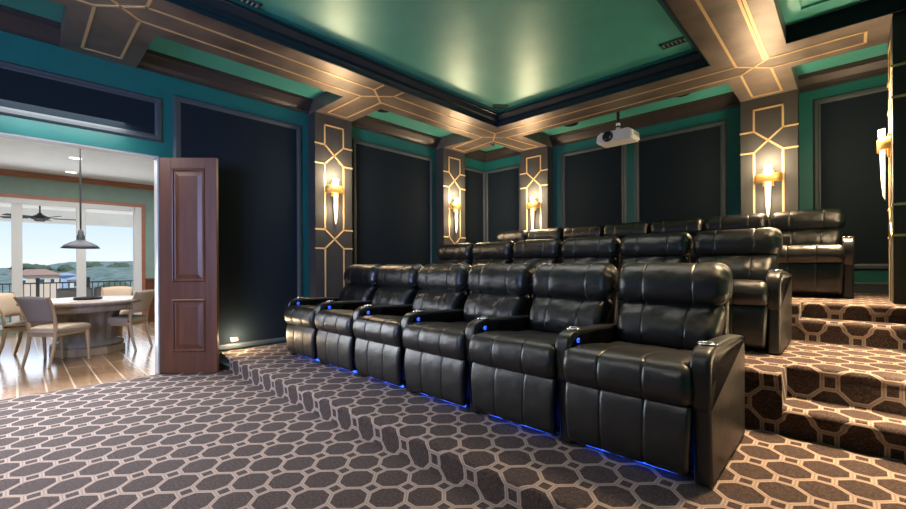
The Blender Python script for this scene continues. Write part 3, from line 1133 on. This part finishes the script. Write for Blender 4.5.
mb.box(DX, XL - 0.17, D1 - 0.055, D1, 0.88, 0.94, 0.008)
struct(mb.build('trim_wainscot', 'mahogany'))
# sliding window wall
w = MB()
w.box(DX - 0.12, DX + 0.02, WY1 - 0.02, WY1 + 0.11, WZ0, WZ1 + 0.06, 0.004)
w.box(DX - 0.12, DX + 0.02, WY0, WY0 + 0.08, WZ0, WZ1 + 0.06, 0.004)
w.box(DX - 0.12, DX + 0.02, WY0, WY1, WZ1 - 0.04, WZ1 + 0.06, 0.004)
w.box(DX - 0.12, DX + 0.02, WY0, WY1, WZ0 - 0.02, WZ0 + 0.05, 0.004)
win = struct(w.build('window_1', 'frame_white'))
for yc in (-0.88, 0.005, 0.885):
    MB().box(DX - 0.10, DX, yc - 0.07, yc + 0.07, WZ0, WZ1, 0.006).build('mullion', 'frame_white', win)
yl = [WY0 + 0.08, -0.88, 0.005, 0.885, WY1 - 0.02]
for a, b in zip(yl[:-1], yl[1:]):
    MB().box(DX - 0.055, DX - 0.049, a, b, WZ0 + 0.04, WZ1 - 0.03).build('pane', 'glass', win)

# recessed cans in the dining ceiling
for x, y, lab in ((-9.0, 0.66, 'recessed ceiling light nearer the doorway, left of the pendant rod'), (-10.4, 0.70, 'recessed ceiling light nearer the window, left of the pendant rod')):
    t = thing('recessed_light', lab, 'ceiling light', (x, y, DC), 0, 'recessed lights in the dining room ceiling')
    MB().lathe([(0.075, -0.002), (0.098, -0.006), (0.10, 0.0)], 28).build('trim_ring', 'white', t)
    MB().lathe([(0.0, -0.003), (0.078, -0.003)], 28).build('light_lens', 'lampw', t)

# pendant over the table
t = thing('pendant_lamp', 'grey metal barn shade pendant hanging above the dining table', 'pendant lamp', (-8.05, 0.64, 1.47))
MB().lathe([(0.215, 0.0), (0.218, 0.004), (0.185, 0.045), (0.12, 0.085), (0.062, 0.11), (0.052, 0.125), (0.050, 0.118), (0.10, 0.08), (0.175, 0.04), (0.212, 0.0)], 40).build('lamp_shade', 'zinc', t)
MB().lathe([(0.050, 0.11), (0.046, 0.18), (0.034, 0.20), (0.030, 0.255), (0.016, 0.27), (0.0, 0.272)], 24).build('socket_cap', 'zinc', t)
MB().tube([(0, 0, 0.26), (0, 0, DC - 1.47)], 0.011, 10).build('rod', 'iron', t)
MB().lathe([(0.0, 0.02), (0.03, 0.03), (0.035, 0.06), (0.02, 0.10)], 16).build('bulb', 'bulb', t)
MB().lathe([(0.0, DC - 1.50), (0.06, DC - 1.495), (0.065, DC - 1.47)], 24).build('ceiling_canopy', 'iron', t)

# round table
TX, TY = -7.86, 0.70
t = thing('dining_table', 'round oak dining table on a fluted pedestal', 'table', (TX, TY, 0))
MB().lathe([(0, 0.690), (0.67, 0.690), (0.705, 0.703), (0.71, 0.728), (0.698, 0.740), (0, 0.740)], 64).build('table_top', 'greywood', t)
MB().lathe([(0.60, 0.60), (0.635, 0.60), (0.64, 0.690), (0.60, 0.690), (0.60, 0.60)], 64).build('apron', 'greywood', t)
MB().lathe([(0, 0.10), (0.40, 0.10), (0.40, 0.14), (0.33, 0.18), (0.315, 0.22), (0.33, 0.52), (0.40, 0.60), (0.40, 0.688), (0, 0.688)], 96, flute=lambda a, z: 1 + (0.06 * math.cos(a * 16) if 0.2 < z < 0.55 else 0)).build('pedestal', 'greywood', t)
mb = MB()
oc = [(0.43 * math.cos(PI / 8 + k * PI / 4), 0.43 * math.sin(PI / 8 + k * PI / 4)) for k in range(8)]
mb.prism(oc, lambda a, b, q: (a, b, q), 0.0, 0.085)
mb.prism([(a * 0.94, b * 0.94) for a, b in oc], lambda a, b, q: (a, b, q), 0.085, 0.10)
mb.build('plinth', 'limed', t)

MATS = 'white placemats on the dining table'
for r, a, lab in ((0.50, -45, 'white placemat on the dining table in front of the taupe chair'), (0.50, 40, 'white placemat on the dining table in front of the chair beside the door leaf'), (0.50, -112, 'white placemat on the dining table in front of the chair at the left frame edge')):
    a = math.radians(a)
    o = MB().box(-0.18, 0.18, -0.12, 0.12, 0.7405, 0.746, 0.002, Matrix.Rotation(a + PI / 2, 4, 'Z')).build('placemat', 'paper', loc=(TX + r * math.cos(a), TY + r * math.sin(a), 0))
    tag(o, lab, 'placemat', MATS)
t = thing('serving_tray', 'dark round tray in the middle of the dining table', 'tray', (TX, TY, 0.741))
MB().lathe([(0, 0.004), (0.13, 0.004), (0.15, 0.010), (0.155, 0.030), (0.162, 0.030), (0.158, 0.006), (0.14, 0.0), (0, 0.0)], 36).build('tray_dish', 'iron', t)
MB().tube([(0.155, -0.04, 0.026), (0.19, -0.04, 0.042), (0.19, 0.04, 0.042), (0.155, 0.04, 0.026)], 0.006, 8).build('handle', 'iron', t)


def dining_chair(label, x, y, face, fab):
    """face = heading of the sitter in degrees from +x"""
    t = thing('dining_chair', label, 'chair', (x, y, 0), math.radians(face - 90), 'upholstered chairs round the dining table')
    # local: +y forward, backrest at y = -0.22
    cushion([(-0.22, 0.41), (-0.23, 0.45), (-0.20, 0.48), (0.0, 0.495), (0.18, 0.49), (0.235, 0.46), (0.235, 0.425), (0.20, 0.405), (0.0, 0.40)], 0.245, 0.03, (), 0.006, 0.002, sub=5, nx=16,
            taper=lambda yy, z: 0.92 + 0.25 * (yy + 0.2) * 0.8).build('seat', 'linen' if fab == 'linen' else 'linen', t)
    mb = MB()
    vs, fs = [], []
    nx, nz = 14, 8
    for side in (0, 1):
        for k in range(nz + 1):
            zz = k / nz
            z = 0.555 + 0.315 * zz
            yb = -0.235 - 0.10 * zz ** 1.4
            hw = 0.20 + 0.045 * zz
            for i in range(nx + 1):
                u = -1 + 2 * i / nx
                cv = 0.045 * (1 - u * u)
                th = 0.020 * (1 - abs(u) ** 6) * (1 - abs(2 * zz - 1) ** 8) + 0.006
                crown_ = 0.018 * (1 - u * u) * zz
                vs.append((u * hw, yb - cv + (th if side else -th), z + crown_))
    q = (nx + 1) * (nz + 1)
    for side in (0, 1):
        for k in range(nz):
            for i in range(nx):
                b = side * q + k * (nx + 1) + i
                fs.append((b, b + 1, b + nx + 2, b + nx + 1))
    for i in range(nx):
        fs.append((i, i + 1, q + i + 1, q + i))
        b = nz * (nx + 1) + i
        fs.append((b, b + 1, q + b + 1, q + b))
    for k in range(nz):
        b = k * (nx + 1)
        fs.append((b, b + nx + 1, q + b + nx + 1, q + b))
        b += nx
        fs.append((b, b + nx + 1, q + b + nx + 1, q + b))
    mb.add(vs, fs, True)
    mb.build('backrest', fab, t)
    for sx in (-1, 1):
        mb = MB()
        mb.tube([(sx * 0.20, -0.30, 0.0), (sx * 0.195, -0.245, 0.20), (sx * 0.195, -0.215, 0.40), (sx * 0.205, -0.225, 0.52)], [0.016, 0.020, 0.024, 0.021], 10)
        mb.build('leg', 'limed', t)
        mb = MB()
        mb.tube([(sx * 0.205, -0.222, 0.50), (sx * 0.215, -0.242, 0.62), (sx * 0.235, -0.285, 0.76), (sx * 0.255, -0.345, 0.88)], [0.021, 0.018, 0.017, 0.014], 10)
        mb.build('back_post', 'limed', t)
        mb = MB()
        mb.tube([(sx * 0.215, 0.215, 0.0), (sx * 0.215, 0.205, 0.22), (sx * 0.21, 0.19, 0.42)], [0.016, 0.021, 0.028], 10)
        mb.build('leg', 'limed', t)
    mb = MB()
    mb.box(-0.20, 0.20, 0.185, 0.215, 0.37, 0.415, 0.006)
    mb.box(-0.20, 0.20, -0.225, -0.20, 0.37, 0.415, 0.006)
    mb.box(-0.215, -0.19, -0.21, 0.20, 0.37, 0.415, 0.006)
    mb.box(0.19, 0.215, -0.21, 0.20, 0.37, 0.415, 0.006)
    mb.build('seat_rail', 'limed', t)
    return t


def place(label, bx, by, f, fab, off=0.27):
    """chair whose back stands at (bx, by), heading f degrees"""
    a = math.radians(f)
    o = dining_chair(label, bx + off * math.cos(a), by + off * math.sin(a), f, fab)
    o.scale = (0.84, 0.98, 0.97)
    return o


place('taupe backed oak chair nearest the doorway at the dining table', -7.04, 0.17, 131, 'greylinen')
place('linen oak chair beside the open wooden door leaf', -7.52, 1.27, 226, 'linen')
place('oak chair at the left frame edge, its seat below the window', -8.16, -0.08, 62, 'linen')
place('linen chair behind the dining table, in front of the right window pane', -9.02, 1.17, 338, 'linen')

# ------------------------------------------------------------------ porch and view
struct(MB().box(-14.3, DX - 0.15, -6, 7, -0.42, -0.26).build('floor_porch', 'concrete'))
mb = MB()
mb.box(-14.0, DX - 0.15, -6, 7, 2.55, 2.67)
mb.box(-14.0, -13.7, -6, 7, 2.24, 2.55)
struct(mb.build('ceiling_porch', 'white'))
t = thing('porch_railing', 'black metal railing along the porch outside the window', 'railing', (-13.85, 0, -0.26))
MB().box(-0.022, 0.022, -5, 6, 1.055, 1.085, 0.004).build('top_rail', 'iron', t)
MB().box(-0.015, 0.015, -5, 6, 0.10, 0.13, 0.003).build('bottom_rail', 'iron', t)
for y in (-2.35, -1.0, 0.34, 1.24, 2.6):
    p = MB().box(-0.032, 0.032, y - 0.032, y + 0.032, 0.0, 1.15, 0.004).build('post', 'iron', t)
    MB().lathe([(0.0, 1.195), (0.03, 1.19), (0.045, 1.165), (0.03, 1.15), (0, 1.15)], 12, (0, y, 0)).build('post_cap', 'iron', p)
for k in range(44):
    y = -2.2 + k * 0.11
    MB().box(-0.008, 0.008, y - 0.008, y + 0.008, 0.13, 1.055).build('baluster', 'iron', t)

t = thing('porch_sofa', 'dark porch sofa with two back cushions outside the window behind the table', 'sofa', (-12.75, 1.15, -0.26), math.radians(10))
for a in (-0.62, 0.57):
    for b in (-0.30, 0.30):
        MB().box(b - 0.025, b + 0.025, a, a + 0.05, 0.0, 0.30, 0.004).build('leg', 'iron', t)
MB().box(-0.66, 0.66, -0.36, 0.36, 0.24, 0.32, 0.01, Matrix.Rotation(PI / 2, 4, 'Z')).build('frame', 'iron', t)
MB().box(-0.62, 0.62, -0.32, 0.34, 0.32, 0.46, 0.04, Matrix.Rotation(PI / 2, 4, 'Z'), 3).build('seat_cushion', 'sofa', t)
for a, b in ((-0.62, -0.02), (0.02, 0.62)):
    MB().box(0.20, 0.36, a, b, 0.46, 0.99, 0.05, None, 3).build('back_cushion', 'sofa', t)

t = thing('ceiling_fan', 'dark ceiling fan under the porch ceiling outside the window', 'ceiling fan', (-12.3, 0.34, 2.55))
MB().tube([(0, 0, 0), (0, 0, -0.26)], 0.013, 10).build('down_rod', 'iron', t)
MB().lathe([(0.0, -0.40), (0.07, -0.395), (0.10, -0.36), (0.15, -0.34), (0.16, -0.31), (0.10, -0.28), (0.045, -0.25), (0.03, -0.22), (0, -0.22)], 28).build('motor_hub', 'iron', t)
for k in range(5):
    a = 2 * PI * k / 5 + 0.3
    mb = MB()
    mx = Matrix.Rotation(a, 4, 'Z') @ Matrix.Rotation(math.radians(10), 4, 'X')
    mb.box(0.13, 0.22, -0.02, 0.02, -0.327, -0.319, 0.002, mx)
    mb.box(0.20, 0.66, -0.065, 0.065, -0.332, -0.322, 0.004, mx)
    mb.build('blade', 'iron', t)

# land falling away to the wooded ridge
mb = MB()
nx, ny = 40, 60
vs, fs = [], []
for i in range(nx + 1):
    X = -16 - 260 * (i / nx) ** 1.3
    for j in range(ny + 1):
        Y = -120 + 260 * j / ny
        d = -X
        h = -7.5 + 0.035 * min(d, 90)
        ridge = max(0.0, (d - 95) / 80)
        h += min(1, ridge) * (4.2 + 1.3 * noise.noise(Vector((0.3, Y * 0.03, 0))) + 0.010 * max(0, Y))
        h += max(0, min(1, (d - 45) / 60)) * max(0, min(1, (Y - 6) / 8)) * 2.2
        h += 0.5 * noise.noise(Vector((X * 0.05, Y * 0.05, 2)))
        vs.append((X, Y, h))
for i in range(nx):
    for j in range(ny):
        a = i * (ny + 1) + j
        fs.append((a, a + 1, a + ny + 2, a + ny + 1))
mb.add(vs, fs, True)
struct(mb.build('terrain', 'hill'), 'wooded slope beyond the porch')


def house(label, x, y, zb, zt, zr, w, d, wall, roof, wins):
    """front towards +x; w along y, d along x"""
    t = thing('house', label, 'house', (x, y, 0), 0, 'houses beyond the porch')
    MB().box(-d, 0, -w / 2, w / 2, zb, zt).build('wall', wall, t)
    o = 0.45
    r = w * 0.22
    vs = [(o, -w / 2 - o, zt), (o, w / 2 + o, zt), (-d - o, w / 2 + o, zt), (-d - o, -w / 2 - o, zt), (-d / 2, -r, zr), (-d / 2, r, zr)]
    MB().add(vs, [(0, 1, 5, 4), (1, 2, 5), (2, 3, 4, 5), (3, 0, 4), (0, 3, 2, 1)]).build('roof', roof, t)
    for (wy, wz, ww, wh, arch) in wins:
        mb = MB()
        if arch:
            pr = [(wy - ww / 2, wz), (wy + ww / 2, wz)] + [(wy + ww / 2 * math.cos(q * PI / 8), wz + wh + ww / 2 * math.sin(q * PI / 8)) for q in range(9)]
            mb.prism(pr, lambda a, b, q: (q, a, b), 0.0, 0.06)
        else:
            mb.box(0.0, 0.06, wy - ww / 2, wy + ww / 2, wz, wz + wh)
        f = mb.build('window', 'frame_white', t)
        MB().box(0.055, 0.075, wy - ww / 2 + 0.1, wy + ww / 2 - 0.1, wz + 0.1, wz + wh - 0.05).build('pane', 'pane', f)
    return t


house('cream stucco house with a terracotta roof beyond the railing', -82, 1.9, -6, -0.05, 0.75, 4.6, 5, 'stucco', 'terracotta', [(-1.3, -1.2, 0.7, 0.5, True), (0.5, -1.2, 0.8, 0.6, False), (1.6, -1.2, 0.6, 0.6, False)])
house('cream house cut off by the doorway behind the left window mullion', -84, -3.6, -6, -0.4, 0.15, 3.0, 5, 'stucco', 'greyroof', [(0.3, -1.3, 0.8, 0.6, False)])
house('pale blue house between the terracotta roof and the middle mullion', -92, 5.3, -6, -0.35, 0.05, 2.6, 5, 'bluestucco', 'greyroof', [(-0.6, -1.5, 0.6, 0.7, False), (0.5, -1.5, 0.5, 0.7, False)])
house('white and blue house just left of the middle window mullion', -86, 6.6, -6, -0.9, -0.5, 2.0, 4, 'frame_white', 'greyroof', [(-0.4, -2.0, 0.5, 0.6, False), (0.45, -2.0, 0.5, 0.6, False)])

random.seed(4)


def tree(label, x, y, zb, h, r, crown_=1.0):
    t = thing('tree', label, 'tree', (x, y, zb), 0, 'trees on the slope beyond the porch')
    MB().tube([(0, 0, -1.5), (0.05, 0.05, h * 0.4), (0, 0, h * 0.75)], [r * 0.12, r * 0.09, r * 0.03], 8).build('trunk', 'bark', t)
    mb = MB()
    s = random.random() * 50
    for k in range(7):
        bm = bmesh.new()
        bmesh.ops.create_icosphere(bm, subdivisions=3, radius=1)
        c = Vector((random.uniform(-0.5, 0.5) * r, random.uniform(-0.6, 0.6) * r, h * (0.72 + random.uniform(-0.22, 0.2))))
        rr = r * random.uniform(0.45, 0.7)
        for v in bm.verts:
            n_ = 1 + 0.35 * noise.noise(v.co * 2.2 + Vector((s, k, 0))) + 0.2 * noise.noise(v.co * 6 + Vector((s, k, 3)))
            v.co = Vector((v.co.x * rr, v.co.y * rr, v.co.z * rr * 0.8 * crown_)) * n_ + c
        mb.take(bm, smooth=True)
    mb.build('crown', 'leaf', t)


tree('spreading dark tree above the terracotta roof', -104, 1.7, -4.0, 5.6, 2.4, 0.5)
tree('dark green bush beyond the railing at the right window edge', -37, 5.2, -4.2, 4.2, 1.1)
k = 0
for (x, y, zb, h, r, lab) in (
        (-150, -11, -5, 5.5, 2.6, 'tree on the ridge at the left frame edge'),
        (-152, -3.5, -5, 5.2, 2.5, 'tree on the ridge left of the leftmost mullion'),
        (-150, 8.0, -4, 5.2, 2.5, 'tree on the ridge right of the terracotta roof'),
        (-150, 14.0, -4, 5.6, 2.3, 'tree on the ridge directly left of the middle mullion'),
        (-145, 19.0, -3.2, 5.4, 2.3, 'tree on the ridge just right of the middle mullion'),
        (-145, 24.5, -3.0, 5.6, 2.3, 'tree on the ridge in the middle of the right window pane'),
        (-145, 30.0, -3.0, 5.5, 2.4, 'tree on the ridge near the right window edge')):
    tree(lab, x, y, zb, h, r)
